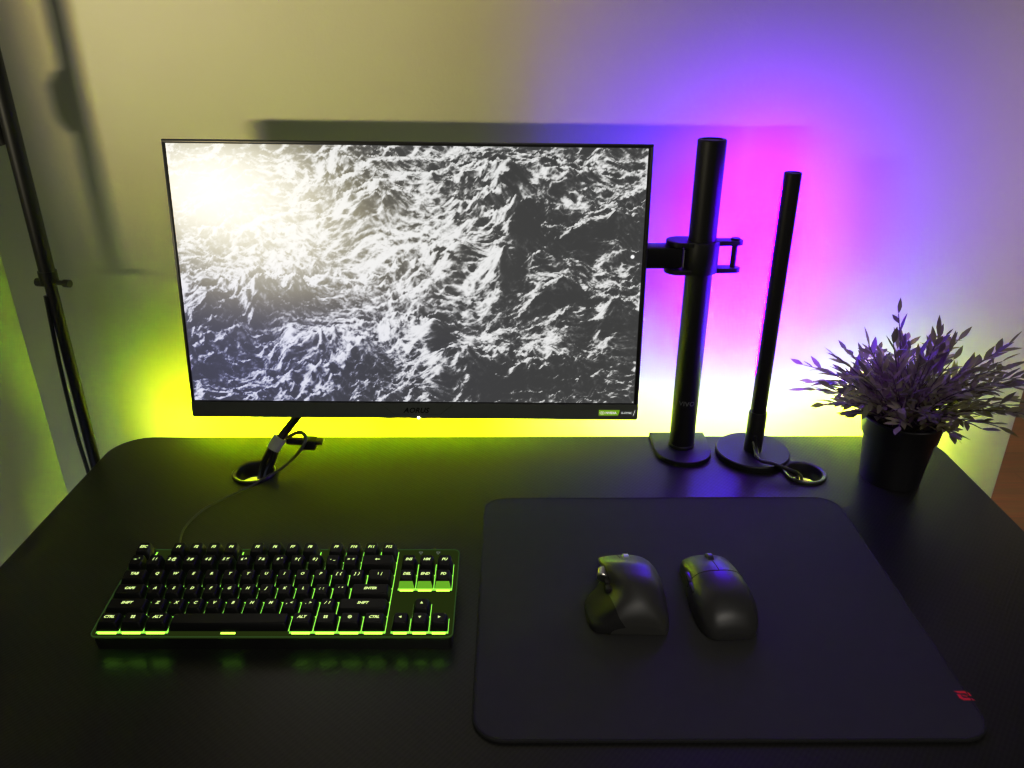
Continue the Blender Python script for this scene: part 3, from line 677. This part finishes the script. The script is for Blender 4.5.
me = bpy.data.meshes.new('foliage'); lv.to_mesh(me); lv.free(); link('foliage', me, M_LEAF, pt, 60)
obj('stem', stm, M_STEM, pt)['kind'] = 'stuff'

# ------------------------------------------------------------------ floor stand in the left corner
sx, sy = -.6400, 1.045
st = thing('floor_stand', 'thin black upright stand with clamps in the corner behind the left end of the desk', 'stand', (sx, sy, FLOOR))
def sp_(z): return Vector((.006*(z+.05), 0, z-FLOOR))
b = new(); lathe(b, [(0, 0), (.078, 0), (.080, .003), (.080, .012), (.076, .016), (.012, .020), (0, .020)], n=40); obj('round_base', b, M_PAINT, st)
b = new(); tube(b, [sp_(-.735), sp_(.30)], .0080, 16); obj('pole', b, M_PAINT, st)
b = new(); tube(b, [sp_(.27), sp_(1.05)], .0105, 16); tube(b, [sp_(.268), sp_(.285)], .0122, 16); obj('upper_tube', b, M_PAINT, st)
b = new(); q = sp_(.268); tube(b, [q+Vector((.008, 0, 0)), q+Vector((.024, -.004, 0))], .0036, 10); tube(b, [q+Vector((.022, -.004, 0)), q+Vector((.031, -.006, 0))], .0055, 12); tube(b, [q+Vector((-.008, 0, 0)), q+Vector((-.019, .002, 0))], .006, 10); obj('knob', b, M_PLAST, st)
b = new(); q = sp_(.488); tube(b, [q+Vector((-.013, -.002, -.036)), q+Vector((-.018, -.002, -.020)), q+Vector((-.018, -.002, .018)), q+Vector((-.012, -.002, .034))], .010, 12, rads=[.005, .0095, .0095, .005]); obj('clamp', b, M_PLAST, st)
b = new(); tube(b, spline([sp_(.25)+Vector((-.008, -.004, 0)), sp_(.20)+Vector((-.0095, -.006, 0)), sp_(.13)+Vector((-.0125, -.006, 0)), sp_(.03)+Vector((-.0135, -.006, 0)), sp_(-.08)+Vector((-.0105, -.006, 0)), sp_(-.4)+Vector((-.016, -.006, 0)), sp_(-.70)+Vector((-.014, -.006, 0))], 6), .0030, 8); obj('cable', b, M_CABLE, st)

# ------------------------------------------------------------------ lights
def area(name, loc, target, sx, sy, power, col, spread=180):
    l = bpy.data.lights.new(name, 'AREA'); l.shape = 'RECTANGLE'; l.size = sx; l.size_y = sy; l.energy = power; l.color = col; l.spread = R(spread)
    o = bpy.data.objects.new(name, l); C.objects.link(o); o.location = loc
    o.rotation_euler = (Vector(target)-Vector(loc)).to_track_quat('-Z', 'Y').to_euler(); return o
area('warm_lamp', WARM_P, WARM_T, .27, .04, WARM_E, WARM_C, WARM_S)
l = bpy.data.lights.new('hall_lamp', 'POINT'); l.energy = HALL_E; l.color = (1, .85, .65); l.shadow_soft_size = .12
o = bpy.data.objects.new('hall_lamp', l); C.objects.link(o); o.location = (1.08, 2.3, 1.2)
area('added_right_fill', (1.30, -.20, 1.00), (.95, 1.147, .36), .15, .15, FILL_E, (1, .88, .80), 48)  # added fill brightening the right end of the wall, no real source
area('added_desk_fill', (.35, -.75, 1.5), (.15, .62, 0), .9, .7, DESK_FILL, (1, .93, .82), 48)  # added soft fill from behind the camera for mice and desk front
l = bpy.data.lights.new('floor_glow', 'POINT'); l.energy = .75; l.color = (.55, .62, 1); l.shadow_soft_size = .05
o = bpy.data.objects.new('floor_glow', l); C.objects.link(o); o.location = (-.685, .74, -.30)
w = bpy.data.worlds.new('room_fill'); S.world = w; w.use_nodes = True
bg = w.node_tree.nodes['Background']; bg.inputs['Color'].default_value = (*WORLD_C, 1); bg.inputs['Strength'].default_value = WORLD_E
S.view_settings.view_transform = 'Standard'; S.view_settings.look = 'None'; S.view_settings.exposure = 0; S.view_settings.gamma = 1
S.view_settings.use_curve_mapping = True          # a camera-like tone curve
cm = S.view_settings.curve_mapping; cv = cm.curves[3]
for q in TONE: cv.points.new(*q)
cm.extend = 'EXTRAPOLATED'; cm.use_clip = False; cm.update()
